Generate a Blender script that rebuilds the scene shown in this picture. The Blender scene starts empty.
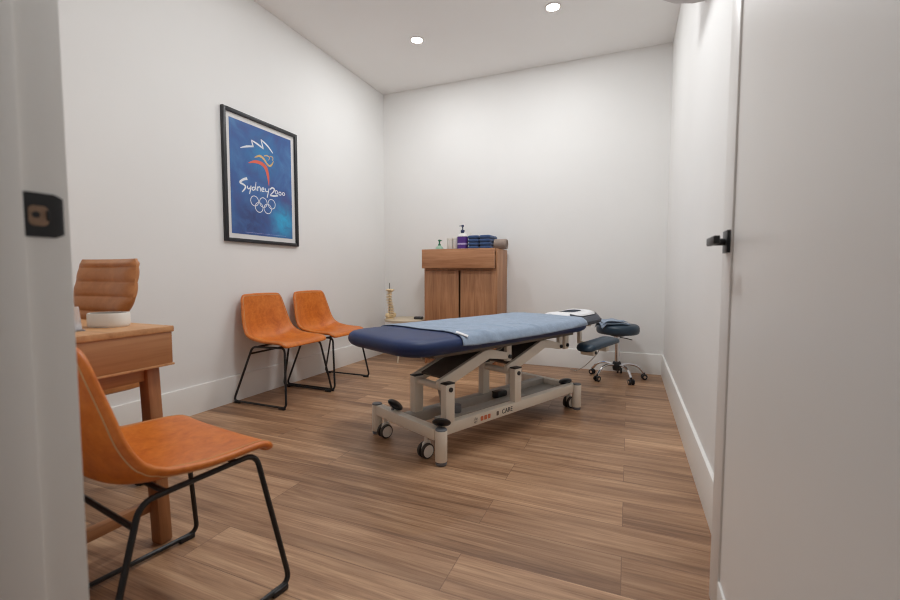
import bpy, bmesh, math, random
from mathutils import Vector, Matrix, Euler, noise
random.seed(7)
C = bpy.context.scene.collection
PI = math.pi
V = Vector

# ------------------------------------------------------------------ mesh helpers
def catmull(pts, n=6, closed=False):
    P = [V(p) for p in pts]
    out = []
    m = len(P)
    rng = range(m) if closed else range(m - 1)
    for i in rng:
        p0 = P[(i - 1) % m] if (closed or i > 0) else P[0] * 2 - P[1]
        p1, p2 = P[i], P[(i + 1) % m]
        p3 = P[(i + 2) % m] if (closed or i + 2 < m) else P[-1] * 2 - P[-2]
        for k in range(n):
            t = k / n
            out.append(0.5 * ((2 * p1) + (p2 - p0) * t + (2 * p0 - 5 * p1 + 4 * p2 - p3) * t * t
                              + (3 * p1 - p0 - 3 * p2 + p3) * t ** 3))
    if not closed:
        out.append(P[-1])
    return out

def fillet(pts, r, n=5, closed=False):
    P = [V(p) for p in pts]
    m = len(P)
    out = []
    for i in range(m):
        if not closed and (i == 0 or i == m - 1):
            out.append(P[i]); continue
        a, b, c = P[i - 1], P[i], P[(i + 1) % m]
        d1, d2 = (a - b), (c - b)
        k = min(r, d1.length * .45, d2.length * .45)
        s, e = b + d1.normalized() * k, b + d2.normalized() * k
        for j in range(n + 1):
            t = j / n
            out.append(s * (1 - t) ** 2 + b * 2 * t * (1 - t) + e * t * t)
    return out

def rrect(hx, hy, r, n=6, cx=0, cy=0):
    r = max(1e-4, min(r, hx, hy))
    out = []
    for q, (sx, sy) in enumerate(((1, 1), (-1, 1), (-1, -1), (1, -1))):
        for j in range(n + 1):
            a = q * PI / 2 + j / n * PI / 2
            out.append((cx + sx * (hx - r) + r * math.cos(a), cy + sy * (hy - r) + r * math.sin(a)))
    return out

class MB:
    def __init__(self):
        self.bm = bmesh.new()
    def merge(self, other, M=None):
        me = bpy.data.meshes.new('tmp')
        other.to_mesh(me); other.free()
        if M is not None:
            me.transform(M)
        self.bm.from_mesh(me)
        bpy.data.meshes.remove(me)
        return self
    def box(self, c, s, bev=0.0, seg=2, rot=None):
        b = bmesh.new()
        bmesh.ops.create_cube(b, size=1.0)
        bmesh.ops.scale(b, vec=s, verts=b.verts)
        if bev > 0:
            bmesh.ops.bevel(b, geom=list(b.edges), offset=min(bev, min(s) * .49), segments=seg, profile=.5, affect='EDGES')
        M = Matrix.Translation(c)
        if rot is not None:
            M = M @ (rot.to_4x4() if not isinstance(rot, Matrix) or len(rot) == 3 else rot)
        return self.merge(b, M)
    def bar(self, p0, p1, w, h, up=(0, 0, 1), bev=.003):
        p0, p1 = V(p0), V(p1)
        d = (p1 - p0); L = d.length; x = d.normalized()
        y = V(up).cross(x).normalized(); z = x.cross(y)
        R = Matrix((x, y, z)).transposed()
        return self.box((p0 + p1) / 2, (L, w, h), bev, 2, R)
    def rings(self, rings, cap0=True, cap1=True, loop=False):
        bm = self.bm
        vs = [[bm.verts.new(p) for p in r] for r in rings]
        n = len(vs[0])
        k = len(vs)
        for i in range(k if loop else k - 1):
            A, B = vs[i], vs[(i + 1) % k]
            for j in range(n):
                j2 = (j + 1) % n
                try:
                    bm.faces.new((A[j], A[j2], B[j2], B[j]))
                except ValueError:
                    pass
        if not loop:
            if cap0: bm.faces.new(vs[0][::-1])
            if cap1: bm.faces.new(vs[-1])
        return self
    def tube(self, pts, r, n=8, closed=False, flat=1.0, up=None):
        P = [V(p) for p in pts]
        m = len(P)
        T = []
        for i in range(m):
            if closed:
                T.append((P[(i + 1) % m] - P[i - 1]).normalized())
            else:
                T.append((P[min(i + 1, m - 1)] - P[max(i - 1, 0)]).normalized())
        nrm = V(up) if up else (V((0, 0, 1)) if abs(T[0].z) < .9 else V((1, 0, 0)))
        nrm = (nrm - T[0] * nrm.dot(T[0])).normalized()
        rs = []
        for i in range(m):
            nrm = (nrm - T[i] * nrm.dot(T[i])).normalized()
            b = T[i].cross(nrm)
            rr = r[i] if isinstance(r, (list, tuple)) else r
            rs.append([P[i] + (nrm * math.cos(2 * PI * k / n) * flat + b * math.sin(2 * PI * k / n)) * rr for k in range(n)])
        return self.rings(rs, loop=closed)
    def cyl(self, p0, p1, r0, r1=None, n=20, bev=0.0):
        p0, p1 = V(p0), V(p1)
        if r1 is None: r1 = r0
        d = (p1 - p0).normalized(); L = (p1 - p0).length
        if bev > 0:
            prof = [(r0 - bev, 0), (r0 - bev * .3, bev * .3), (r0, bev), (r1, L - bev), (r1 - bev * .3, L - bev * .3), (r1 - bev, L)]
        else:
            prof = [(r0, 0), (r1, L)]
        return self.lathe(prof, p0, d, n)
    def lathe(self, prof, c=(0, 0, 0), axis=(0, 0, 1), n=24):
        q = V((0, 0, 1)).rotation_difference(V(axis).normalized())
        rs = [[V(c) + q @ V((max(r, 1e-4) * math.cos(2 * PI * k / n), max(r, 1e-4) * math.sin(2 * PI * k / n), z)) for k in range(n)] for r, z in prof]
        return self.rings(rs)
    def ell(self, c, s, u=16, v=10, rot=None):
        b = bmesh.new()
        bmesh.ops.create_uvsphere(b, u_segments=u, v_segments=v, radius=1.0)
        bmesh.ops.scale(b, vec=s, verts=b.verts)
        M = Matrix.Translation(c)
        if rot is not None: M = M @ rot.to_4x4()
        return self.merge(b, M)
    def grid(self, f, nu, nv):
        bm = self.bm
        vs = [[bm.verts.new(f(i / nu, j / nv)) for j in range(nv + 1)] for i in range(nu + 1)]
        for i in range(nu):
            for j in range(nv):
                bm.faces.new((vs[i][j], vs[i + 1][j], vs[i + 1][j + 1], vs[i][j + 1]))
        return self
    def prism(self, poly, t0, t1, M=None, bev=0.0):
        b = bmesh.new()
        lo = [b.verts.new((p[0], p[1], t0)) for p in poly]
        hi = [b.verts.new((p[0], p[1], t1)) for p in poly]
        n = len(poly)
        b.faces.new(lo[::-1]); b.faces.new(hi)
        for i in range(n):
            b.faces.new((lo[i], lo[(i + 1) % n], hi[(i + 1) % n], hi[i]))
        if bev > 0:
            bmesh.ops.bevel(b, geom=list(b.edges), offset=bev, segments=2, profile=.5, affect='EDGES')
        return self.merge(b, M)

def obj(name, mb, m, parent=None, sharp=38, solid=None, sub=0, label=None):
    bm = mb.bm
    bmesh.ops.recalc_face_normals(bm, faces=bm.faces)
    me = bpy.data.meshes.new(name)
    bm.to_mesh(me); bm.free()
    for p in me.polygons: p.use_smooth = True
    me.set_sharp_from_angle(angle=math.radians(sharp))
    o = bpy.data.objects.new(name, me)
    C.objects.link(o)
    me.materials.append(m)
    if parent is not None: o.parent = parent
    if solid:
        md = o.modifiers.new('Solidify', 'SOLIDIFY'); md.thickness = solid; md.offset = 0
    if sub:
        md = o.modifiers.new('Subdivision', 'SUBSURF'); md.levels = sub; md.render_levels = sub
    if label: o['label'] = label
    return o

def tag(o, label, cat, group=None):
    o['label'] = label; o['category'] = cat
    if group: o['group'] = group
    return o
def thing(name, label, cat, loc=(0, 0, 0), rz=0, group=None):
    o = bpy.data.objects.new(name, None); C.objects.link(o)
    o.empty_display_size = .1
    o.location = loc; o.rotation_euler = (0, 0, rz)
    return tag(o, label, cat, group)
def struct(name, mb, m, parent=None, sharp=30):
    o = obj(name, mb, m, parent, sharp); o['kind'] = 'structure'; return o
def copy_tree(o, parent=None):
    c = o.copy(); C.objects.link(c)
    if parent is not None: c.parent = parent
    for ch in list(o.children): copy_tree(ch, c)
    return c

# ------------------------------------------------------------------ materials
def lin(c):
    f = lambda x: x / 12.92 if x <= .04045 else ((x + .055) / 1.055) ** 2.4
    return tuple(f(x / 255) for x in c) + (1,)
def nt(name):
    m = bpy.data.materials.new(name); m.use_nodes = True
    N = m.node_tree.nodes; L = m.node_tree.links
    b = N['Principled BSDF']
    return m, N, L, b
def mixc(N, L, fac, a, b):
    mx = N.new('ShaderNodeMix'); mx.data_type = 'RGBA'
    for s, v in ((0, fac), (6, a), (7, b)):
        if hasattr(v, 'is_output'): L.new(v, mx.inputs[s])
        else: mx.inputs[s].default_value = v
    return mx.outputs[2]
def coords(N, L, scale=(1, 1, 1), kind='Object', rot=(0, 0, 0)):
    t = N.new('ShaderNodeTexCoord'); mp = N.new('ShaderNodeMapping')
    mp.inputs['Scale'].default_value = scale; mp.inputs['Rotation'].default_value = rot
    L.new(t.outputs[kind], mp.inputs[0]); return mp.outputs[0]
def noi(N, L, vec, scale, detail=3, rough=.5, dist=0):
    n = N.new('ShaderNodeTexNoise'); L.new(vec, n.inputs['Vector'])
    n.inputs['Scale'].default_value = scale; n.inputs['Detail'].default_value = detail
    n.inputs['Roughness'].default_value = rough; n.inputs['Distortion'].default_value = dist
    return n.outputs[0]
def ramp(N, L, fac, stops):
    r = N.new('ShaderNodeValToRGB'); L.new(fac, r.inputs[0])
    e = r.color_ramp.elements
    while len(e) < len(stops): e.new(.5)
    for x, (p, c) in zip(e, stops): x.position = p; x.color = c
    return r.outputs[0]
def bump(N, L, b, h, strength=.2, dist=.002):
    bp = N.new('ShaderNodeBump'); bp.inputs['Strength'].default_value = strength; bp.inputs['Distance'].default_value = dist
    L.new(h, bp.inputs['Height']); L.new(bp.outputs[0], b.inputs['Normal'])
def mat(name, col, rough=.5, metal=0, var=.06, scale=12, bmp=0, bscale=200, spec=.5, bdist=.001, **kw):
    m, N, L, b = nt(name)
    c = lin(col)
    d = tuple(x * (1 - var) for x in c[:3]) + (1,); e = tuple(min(1, x * (1 + var)) for x in c[:3]) + (1,)
    v = coords(N, L)
    L.new(ramp(N, L, noi(N, L, v, scale), [(.3, d), (.7, e)]), b.inputs['Base Color'])
    b.inputs['Roughness'].default_value = rough; b.inputs['Metallic'].default_value = metal
    b.inputs['Specular IOR Level'].default_value = spec
    if bmp: bump(N, L, b, noi(N, L, v, bscale, 4), bmp, bdist)
    for k, val in kw.items(): b.inputs[k.replace('_', ' ')].default_value = val
    return m
def wood(name, c0, c1, c2, axis=0, rough=.45, s=1.0):
    m, N, L, b = nt(name)
    sc = [14 * s] * 3; sc[axis] = 1.1 * s
    v = coords(N, L, sc)
    n1 = noi(N, L, v, 1.6, 6, .6, .8)
    sc2 = [90 * s] * 3; sc2[axis] = 3 * s
    n2 = noi(N, L, coords(N, L, sc2), 1.5, 3, .6)
    col = ramp(N, L, n1, [(.28, lin(c0)), (.5, lin(c1)), (.75, lin(c2))])
    col = mixc(N, L, .22, col, ramp(N, L, n2, [(.35, lin(c0)), (.65, lin(c2))]))
    L.new(col, b.inputs['Base Color']); b.inputs['Roughness'].default_value = rough
    bump(N, L, b, n2, .06, .001)
    return m
def floor_mat():
    m, N, L, b = nt('wood_plank_floor')
    v = coords(N, L)
    br = N.new('ShaderNodeTexBrick'); L.new(v, br.inputs['Vector'])
    br.offset = .37; br.offset_frequency = 2; br.squash = 1
    br.inputs['Color1'].default_value = (0, 0, 0, 1); br.inputs['Color2'].default_value = (1, 1, 1, 1)
    br.inputs['Mortar'].default_value = (.5, .5, .5, 1)
    br.inputs['Scale'].default_value = 1; br.inputs['Mortar Size'].default_value = .0012
    br.inputs['Mortar Smooth'].default_value = .2; br.inputs['Bias'].default_value = 0
    br.inputs['Brick Width'].default_value = 1.3; br.inputs['Row Height'].default_value = .18
    mp = N.new('ShaderNodeMapping'); L.new(v, mp.inputs[0]); mp.inputs['Scale'].default_value = (.75, 15, 1)
    sh = N.new('ShaderNodeVectorMath'); sh.operation = 'MULTIPLY'; L.new(br.outputs[0], sh.inputs[0]); sh.inputs[1].default_value = (17, 31, 5)
    ad = N.new('ShaderNodeVectorMath'); ad.operation = 'ADD'; L.new(mp.outputs[0], ad.inputs[0]); L.new(sh.outputs[0], ad.inputs[1])
    n1 = noi(N, L, ad.outputs[0], 1.5, 7, .68, 1.1)
    mp2 = N.new('ShaderNodeMapping'); L.new(ad.outputs[0], mp2.inputs[0]); mp2.inputs['Scale'].default_value = (2.0, 8, 1)
    n2 = noi(N, L, mp2.outputs[0], 2.2, 4, .6)
    c = ramp(N, L, n1, [(.25, lin((100, 66, 44))), (.44, lin((172, 129, 96))), (.56, lin((205, 164, 129))), (.72, lin((237, 200, 163)))])
    c = mixc(N, L, .35, c, ramp(N, L, n2, [(.3, lin((112, 78, 54))), (.7, lin((231, 194, 157)))]))
    mp0 = N.new('ShaderNodeMapping'); L.new(ad.outputs[0], mp0.inputs[0]); mp0.inputs['Scale'].default_value = (.8, .35, 1)
    n0 = noi(N, L, mp0.outputs[0], 1.3, 3, .5, .6)
    c2 = N.new('ShaderNodeMix'); c2.data_type = 'RGBA'; c2.blend_type = 'MULTIPLY'; c2.inputs[0].default_value = 1
    L.new(c, c2.inputs[6]); L.new(ramp(N, L, n0, [(.34, lin((196, 186, 180))), (.5, lin((238, 234, 230))), (.66, lin((255, 255, 255)))]), c2.inputs[7]); c = c2.outputs[2]
    tint = mixc(N, L, br.outputs[0], lin((222, 217, 213)), lin((255, 253, 250)))
    mu = N.new('ShaderNodeMix'); mu.data_type = 'RGBA'; mu.blend_type = 'MULTIPLY'; mu.inputs[0].default_value = 1
    L.new(c, mu.inputs[6]); L.new(tint, mu.inputs[7])
    fin = mixc(N, L, br.outputs['Fac'], mu.outputs[2], lin((120, 88, 66)))
    L.new(fin, b.inputs['Base Color'])
    b.inputs['Roughness'].default_value = .42
    bump(N, L, b, n2, .05, .001)
    return m
def leather(name, c0, c1, c2, rough=.42, s=1):
    m, N, L, b = nt(name)
    v = coords(N, L)
    n1 = noi(N, L, v, 9 * s, 6, .65, 1.0)
    n2 = noi(N, L, v, 40 * s, 4, .6, .6)
    c = ramp(N, L, n1, [(.3, lin(c0)), (.5, lin(c1)), (.72, lin(c2))])
    c = mixc(N, L, .3, c, ramp(N, L, n2, [(.35, lin(c0)), (.65, lin(c2))]))
    L.new(c, b.inputs['Base Color']); b.inputs['Roughness'].default_value = rough
    vo = N.new('ShaderNodeTexVoronoi'); L.new(v, vo.inputs['Vector']); vo.inputs['Scale'].default_value = 260
    bump(N, L, b, vo.outputs['Distance'], .12, .001)
    return m
def cloth(name, col, var=.12, scale=30, bs=500):
    m, N, L, b = nt(name)
    c = lin(col); v = coords(N, L)
    d = tuple(x * (1 - var) for x in c[:3]) + (1,); e = tuple(min(1, x * (1 + var)) for x in c[:3]) + (1,)
    L.new(ramp(N, L, noi(N, L, v, scale, 5, .7), [(.3, d), (.7, e)]), b.inputs['Base Color'])
    b.inputs['Roughness'].default_value = .95; b.inputs['Specular IOR Level'].default_value = .15
    b.inputs['Sheen Weight'].default_value = .25
    bump(N, L, b, noi(N, L, v, bs, 2), .4, .002)
    return m
def poster_mat():
    m, N, L, b = nt('blue_poster_print')
    v = coords(N, L)
    n1 = noi(N, L, v, 4.5, 4, .55, .8)
    c = ramp(N, L, n1, [(.3, lin((66, 78, 136))), (.5, lin((56, 94, 156))), (.72, lin((72, 122, 176)))])
    def blob(y, z, r0, r1):
        s = N.new('ShaderNodeVectorMath'); s.operation = 'DISTANCE'; L.new(v, s.inputs[0]); s.inputs[1].default_value = (.012, y, z)
        mr = N.new('ShaderNodeMapRange'); L.new(s.outputs['Value'], mr.inputs[0])
        mr.inputs[1].default_value = r0; mr.inputs[2].default_value = r1; mr.inputs[3].default_value = 1; mr.inputs[4].default_value = 0
        mm = N.new('ShaderNodeMath'); mm.operation = 'MULTIPLY'; L.new(mr.outputs[0], mm.inputs[0])
        n = noi(N, L, v, 9, 3, .6, 1.2)
        rr = ramp(N, L, n, [(.3, (.25, .25, .25, 1)), (.6, (1, 1, 1, 1))]); L.new(rr, mm.inputs[1])
        return mm.outputs[0]
    c = mixc(N, L, blob(.2, -.27, .03, .17), c, lin((44, 168, 214)))
    c = mixc(N, L, blob(.0, .2, .03, .2), c, lin((48, 132, 186)))
    c = mixc(N, L, blob(-.12, -.3, .05, .2), c, lin((50, 66, 118)))
    L.new(c, b.inputs['Base Color']); b.inputs['Roughness'].default_value = .35
    return m

M = dict(
    wall=mat('white_wall_paint', (234, 233, 231), .7, var=.012, scale=2, bmp=.05, bscale=300),
    ceil=mat('ceiling_paint', (243, 242, 240), .85, var=.01, scale=2),
    trim=mat('satin_white_trim', (232, 230, 226), .35, var=.01, scale=3),
    door=mat('white_door_paint', (230, 228, 225), .4, var=.01, scale=3),
    floor=floor_mat(),
    black=mat('black_powder_coat', (24, 24, 25), .42, var=.1),
    blackm=mat('matt_black_hardware', (30, 31, 34), .4, metal=.2),
    plastic=mat('black_plastic', (26, 27, 30), .38),
    leather=leather('tan_leatherette', (182, 88, 18), (206, 110, 30), (224, 134, 52)),
    leather2=leather('brown_leatherette', (168, 106, 58), (186, 122, 70), (200, 136, 84), s=.6),
    stitch=mat('tan_stitching', (205, 160, 112), .8),
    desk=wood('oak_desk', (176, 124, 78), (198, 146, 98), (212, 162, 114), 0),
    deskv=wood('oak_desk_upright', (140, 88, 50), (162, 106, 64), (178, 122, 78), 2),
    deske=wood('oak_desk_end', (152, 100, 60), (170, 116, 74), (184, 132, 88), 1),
    cabh=wood('brown_wood_drawer', (146, 96, 62), (180, 126, 88), (202, 150, 110), 0),
    cabv=wood('brown_wood_upright', (134, 88, 58), (170, 120, 82), (194, 142, 104), 2),
    navy=mat('navy_vinyl', (30, 48, 90), .46, var=.1, scale=6, bmp=.06, bscale=350, spec=.35),
    grey=mat('charcoal_vinyl', (66, 72, 84), .45, bmp=.08, bscale=350),
    teal=mat('dark_teal_vinyl', (36, 56, 72), .38, bmp=.08, bscale=350),
    cream=mat('cream_powder_coat', (226, 216, 201), .4, var=.02),
    creamd=mat('grey_powder_coat', (172, 166, 158), .45, var=.03),
    tyre=mat('brown_black_tyre', (58, 52, 47), .5),
    dark=mat('dark_bronze_steel', (104, 92, 80), .5),
    greyp=mat('grey_plastic', (104, 106, 110), .5),
    whitep=mat('white_plastic', (232, 228, 220), .4, var=.02),
    chrome=mat('chrome', (215, 215, 218), .14, metal=1, var=.01),
    towel=cloth('light_blue_towelling', (142, 158, 178), .12),
    towel2=cloth('blue_towelling', (58, 80, 120), .14),
    beige=cloth('beige_towelling', (150, 134, 124), .1),
    white=cloth('white_cloth', (232, 232, 234), .02),
    mount=mat('white_mount_board', (224, 222, 220), .8, var=.01),
    frame=mat('black_frame', (34, 34, 38), .4),
    poster=poster_mat(),
    ink=mat('white_ink', (226, 230, 236), .5, var=.01),
    gold=mat('gold_ink', (214, 178, 112), .5),
    red=mat('orange_red_ink', (222, 98, 74), .5),
    bone=mat('ivory_plastic', (222, 198, 156), .5, var=.08, scale=40),
    steel=mat('brushed_steel', (130, 132, 136), .35, metal=.9),
    purple=mat('purple_label', (84, 48, 132), .4, var=.12, scale=30),
    lilac=mat('lilac_label_band', (190, 178, 220), .4),
    navyp=mat('navy_plastic', (34, 46, 84), .35),
    green=mat('green_plastic', (38, 118, 84), .35),
    mint=mat('mint_translucent_plastic', (176, 216, 194), .3, Transmission_Weight=.4),
    clearw=mat('frosted_white_plastic', (240, 238, 234), .35, var=.01, Transmission_Weight=.15),
    acrylic=mat('clear_acrylic', (236, 236, 240), .12, var=0, Transmission_Weight=.75, IOR=1.3),
    tablew=mat('pale_table_top', (206, 190, 166), .5, var=.03),
    orange=mat('orange_mark', (206, 116, 80), .5),
    acw=mat('aircon_white', (208, 204, 204), .4, var=.01),
    void=mat('strike_pocket', (150, 122, 100), .8, var=.25, scale=60),
)
def emit(name, col, s):
    m, N, L, b = nt(name)
    b.inputs['Base Color'].default_value = (.9, .9, .9, 1)
    b.inputs['Emission Color'].default_value = col; b.inputs['Emission Strength'].default_value = s
    return m
M['lamp'] = emit('downlight_lens', (1, .97, .93, 1), 40)

# ------------------------------------------------------------------ the room
XL, XR, YB, H = -2.572, .302, 4.266, 2.889
YF, YH = .357, .22          # room face and hall face of the front wall
DL, DR = -.72, .238        # doorway
struct('floor', MB().box((-1.1, 1.3, -.05), (3.9, 6.6, .1)), M['floor'])
struct('ceiling', MB().box((-1.1, 1.3, H + .05), (3.9, 6.6, .1)), M['ceil'])
struct('wall_left', MB().box((XL - .06, 2.3, H / 2), (.12, 4.3, H)), M['wall'])
struct('wall_right', MB().box((XR + .06, 2.3, H / 2), (.12, 4.3, H)), M['wall'])
struct('wall_back', MB().box(((XL + XR) / 2, YB + .06, H / 2), (XR - XL + .24, .12, H)), M['wall'])
fw = MB()
ym, yt = (YF + YH) / 2, YF - YH
fw.box(((XL - .12 + DL - .03) / 2, ym, H / 2), (DL - .03 - XL + .12, yt, H))
fw.box(((DR + .03 + XR + .12) / 2, ym, H / 2), (XR + .12 - DR - .03, yt, H))
fw.box(((DL + DR) / 2, ym, (2.1 + H) / 2), (DR - DL + .06, yt, H - 2.1))
struct('wall_front', fw, M['wall'])
BH, BT = .183, .015
def board(name, p0, p1, n):
    # skirting with an eased top edge; n points into the room
    p0, p1, n = V(p0), V(p1), V(n)
    poly = [(0, 0), (BT, 0), (BT, BH - .006), (BT - .002, BH - .001), (BT - .005, BH), (0, BH)]
    mb = MB()
    mb.rings([[p + n * a + V((0, 0, z)) for a, z in poly] for p in (p0, p1)])
    return struct(name, mb, M['trim'], sharp=25)
board('baseboard_left', (XL, YF, 0), (XL, YB, 0), (1, 0, 0))
board('baseboard_back', (XL + BT, YB, 0), (XR - BT, YB, 0), (0, -1, 0))
board('baseboard_right', (XR, YF, 0), (XR, YB, 0), (-1, 0, 0))
# door lining
lin_l = MB().box((DL - .015, ym, 1.05), (.03, yt, 2.1), .002).box((DL + .006, (YH + .303) / 2, 1.04), (.012, .303 - YH, 2.08), .002)
trim1 = struct('trim_1', lin_l, M['trim'])
trim2 = struct('trim_2', MB().box((DR + .015, ym, 1.05), (.03, yt, 2.1), .002).box((DR - .006, (YH + .303) / 2, 1.04), (.012, .303 - YH, 2.08), .002), M['trim'])
struct('trim_3', MB().box(((DL + DR) / 2, ym, 2.085), (DR - DL, yt, .03), .002).box(((DL + DR) / 2, (YH + .303) / 2, 2.064), (DR - DL - .024, .303 - YH, .012), .002), M['trim'])
# strike plate: black plate with a lip that curves over the room edge
sp = MB()
zc = .983
def plate_pt(y, z, x=DL): return V((x, y, z))
prof = [(.3045, .0), (.339, .0), (.345, .0), (.349, -.001), (.352, -.003), (.355, -.007)]
rows = []
for k, (y, dx) in enumerate(prof):
    hh = .029 if y < .34 else .029 - (y - .34) * .5
    rows.append((y, dx, hh))
ring = [[V((DL + .0016 + dx, y, zc + hh)), V((DL + .0016 + dx, y, zc - hh)), V((DL - .001 + dx, y, zc - hh)), V((DL - .001 + dx, y, zc + hh))] for y, dx, hh in rows]
sp.rings(ring)
o = obj('strike_plate', sp, M['blackm'], trim1, label='black metal strike plate'); o['kind'] = 'structure'
o2 = obj('latch_pocket', MB().prism(rrect(.0105, .013, .006, 5, .3215, zc - .001), DL + .0012, DL + .0024,
        Matrix(((0, 0, 1, 0), (1, 0, 0, 0), (0, 1, 0, 0), (0, 0, 0, 1)))), M['void'], o); o2['kind'] = 'structure'
o3 = obj('screw', MB().cyl((DL + .002, .3185, zc), (DL + .0034, .3185, zc), .0042, n=14), M['plastic'], o); o3['kind'] = 'structure'
o3b = obj('screw', MB().box((DL + .003, .3315, zc), (.0015, .004, .013), .0005), M['plastic'], o); o3b['kind'] = 'structure'
# open shaker door, hinged on the right, standing at right angles to the doorway
DX, DT, D0, D1 = .229, .038, .372, 1.345
dr = MB()
st, rt, rec = .103, .112, .005
def dbox(y0, y1, z0, z1, x0=DX, x1=DX + DT, bev=.0015):
    dr.box(((x0 + x1) / 2, (y0 + y1) / 2, (z0 + z1) / 2), (x1 - x0, y1 - y0, z1 - z0), bev)
dbox(D1 - st, D1, .008, 2.06); dbox(D0, D0 + st, .008, 2.06)
dbox(D0 + st, D1 - st, .008, .008 + rt); dbox(D0 + st, D1 - st, 2.06 - st, 2.06)
dbox(D0 + st, D1 - st, .008 + rt, 2.06 - st, DX + rec, DX + DT - rec, 0)
door = struct('door_1', dr, M['door'])
hm = MB()
hy, hz = D1 - .07, .987
hm.box((DX - .004, hy, hz), (.008, .054, .056), .0015)
hm.cyl((DX - .008, hy, hz), (DX - .04, hy, hz), .009, n=16)
hm.box((DX - .04, hy - .042, hz), (.014, .104, .02), .003)
h1 = obj('door_handle', hm, M['blackm'], door, label='matt black lever handle on square rose'); h1['kind'] = 'structure'
lt = MB().box((DX + DT / 2, D1 + .0008, hz), (.024, .0016, .057), .0005).box((DX + DT / 2, D1 + .006, hz), (.012, .012, .014), .002)
h2 = obj('latch', lt, M['steel'], door); h2['kind'] = 'structure'
for z in (.25, 1.05, 1.85):
    h3 = obj('hinge', MB().cyl((DX + DT + .004, D0 - .006, z - .05), (DX + DT + .004, D0 - .006, z + .05), .006, n=12), M['steel'], door); h3['kind'] = 'structure'

# ------------------------------------------------------------------ ceiling lights
def downlight(x, y, label):
    t = thing('downlight', label, 'ceiling light', (x, y, H), 0, 'recessed ceiling downlights')
    obj('trim_ring', MB().lathe([(.047, 0), (.058, -.001), (.06, -.004), (.056, -.006), (.049, -.005), (.046, -.002), (.046, 0)], n=32), M['whitep'], t)
    obj('lens', MB().lathe([(.046, -.0005), (.046, -.0025), (.02, -.0035), (.001, -.0036)], n=32), M['lamp'], t)
downlight(-1.714, 3.398, 'round recessed ceiling downlight nearest the left wall, beyond the blue poster')
downlight(-.571, 3.377, 'round recessed ceiling downlight over the middle of the room, nearer the right wall')
def lamp(x, y, wide, flood):
    # flood beam of the downlight, plus an added wide spot that lifts the upper walls
    for kind, e in (('AREA', flood), ('SPOT', wide)):
        if e <= 0: continue
        l = bpy.data.lights.new('downlight_lamp', kind); l.energy = e; l.color = (.955, .985, 1)
        if kind == 'AREA':
            l.shape = 'DISK'; l.size = .09 if y > 3 else .4; l.spread = PI
        else:
            l.shadow_soft_size = .045 if y > 3 else .2; l.spot_size = PI; l.spot_blend = 0
        o = bpy.data.objects.new('downlight_lamp', l); C.objects.link(o); o.location = (x, y, H - .012)
lamp(-1.714, 3.398, 3.2, 7.2)
lamp(-.571, 3.377, 3.2, 7.2)
lamp(-1.714, 1.9, 6.2, 1)  # unseen front pair without fittings, added for balance and oversized to soften shadows
lamp(-.571, 1.9, 6.2, 21)
w = bpy.data.worlds.new('hall_light'); bpy.context.scene.world = w; w.use_nodes = True
bg = w.node_tree.nodes['Background']; bg.inputs[0].default_value = (.92, .95, 1, 1); bg.inputs[1].default_value = .15

# ------------------------------------------------------------------ air conditioner on the right wall
ac = thing('air_conditioner', 'white wall-mounted air conditioner high on the right wall above the doorway side', 'air conditioner', (XR, 2.03, 2.205))
prof = [(0, .0), (-.05, -.0), (-.13, .018), (-.19, .05), (-.215, .10), (-.215, .25), (-.2, .285), (-.16, .3), (0, .3)]
obj('body', MB().rings([[V((x, y, z)) for x, z in prof] for y in (-.41, .41)]), M['acw'], ac, sharp=30)
obj('louvre', MB().box((-.165, 0, .028), (.075, .7, .006), .002, rot=Euler((0, .5, 0)).to_matrix()), M['greyp'], ac)
obj('front_panel', MB().box((-.2185, 0, .18), (.008, .8, .16), .003), M['acw'], ac)

# ------------------------------------------------------------------ framed poster
po = thing('framed_poster', 'black-framed blue poster with white script lettering and five linked rings on left wall', 'poster', (XL, 2.507, 1.585))
PW, PH = .352, .456
fr = MB()
for s in (-1, 1):
    fr.box((.0135, s * (PW - .0125), 0), (.025, .025, 2 * PH), .002)
    fr.box((.0135, 0, s * (PH - .0125)), (.025, 2 * PW - .05, .025), .002)
obj('frame', fr, M['frame'], po)
obj('mount', MB().box((.006, 0, 0), (.008, 2 * PW - .05, 2 * PH - .05)), M['mount'], po)
pr = obj('print', MB().box((.0105, 0, 0), (.002, 2 * PW - .118, 2 * PH - .118)), M['poster'], po)
XP = .0117
def ribbon(mb, pts, w, n=6):
    # flat brush stroke on the print; w: widths at the points
    P = catmull([(0, a, b) for a, b in pts], n)
    W = []
    for i in range(len(P)):
        t = i / (len(P) - 1) * (len(w) - 1); k = min(int(t), len(w) - 2); f = t - k
        W.append(w[k] * (1 - f) + w[k + 1] * f)
    rs = []
    for i, p in enumerate(P):
        d = (P[min(i + 1, len(P) - 1)] - P[max(i - 1, 0)]).normalized()
        q = V((0, -d.z, d.y)) * W[i] / 2
        a, b = p + q, p - q
        rs.append([V((XP, a.y, a.z)), V((XP, b.y, b.z)), V((XP - .0007, b.y, b.z)), V((XP - .0007, a.y, a.z))])
    mb.rings(rs)
tx = MB()
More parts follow.
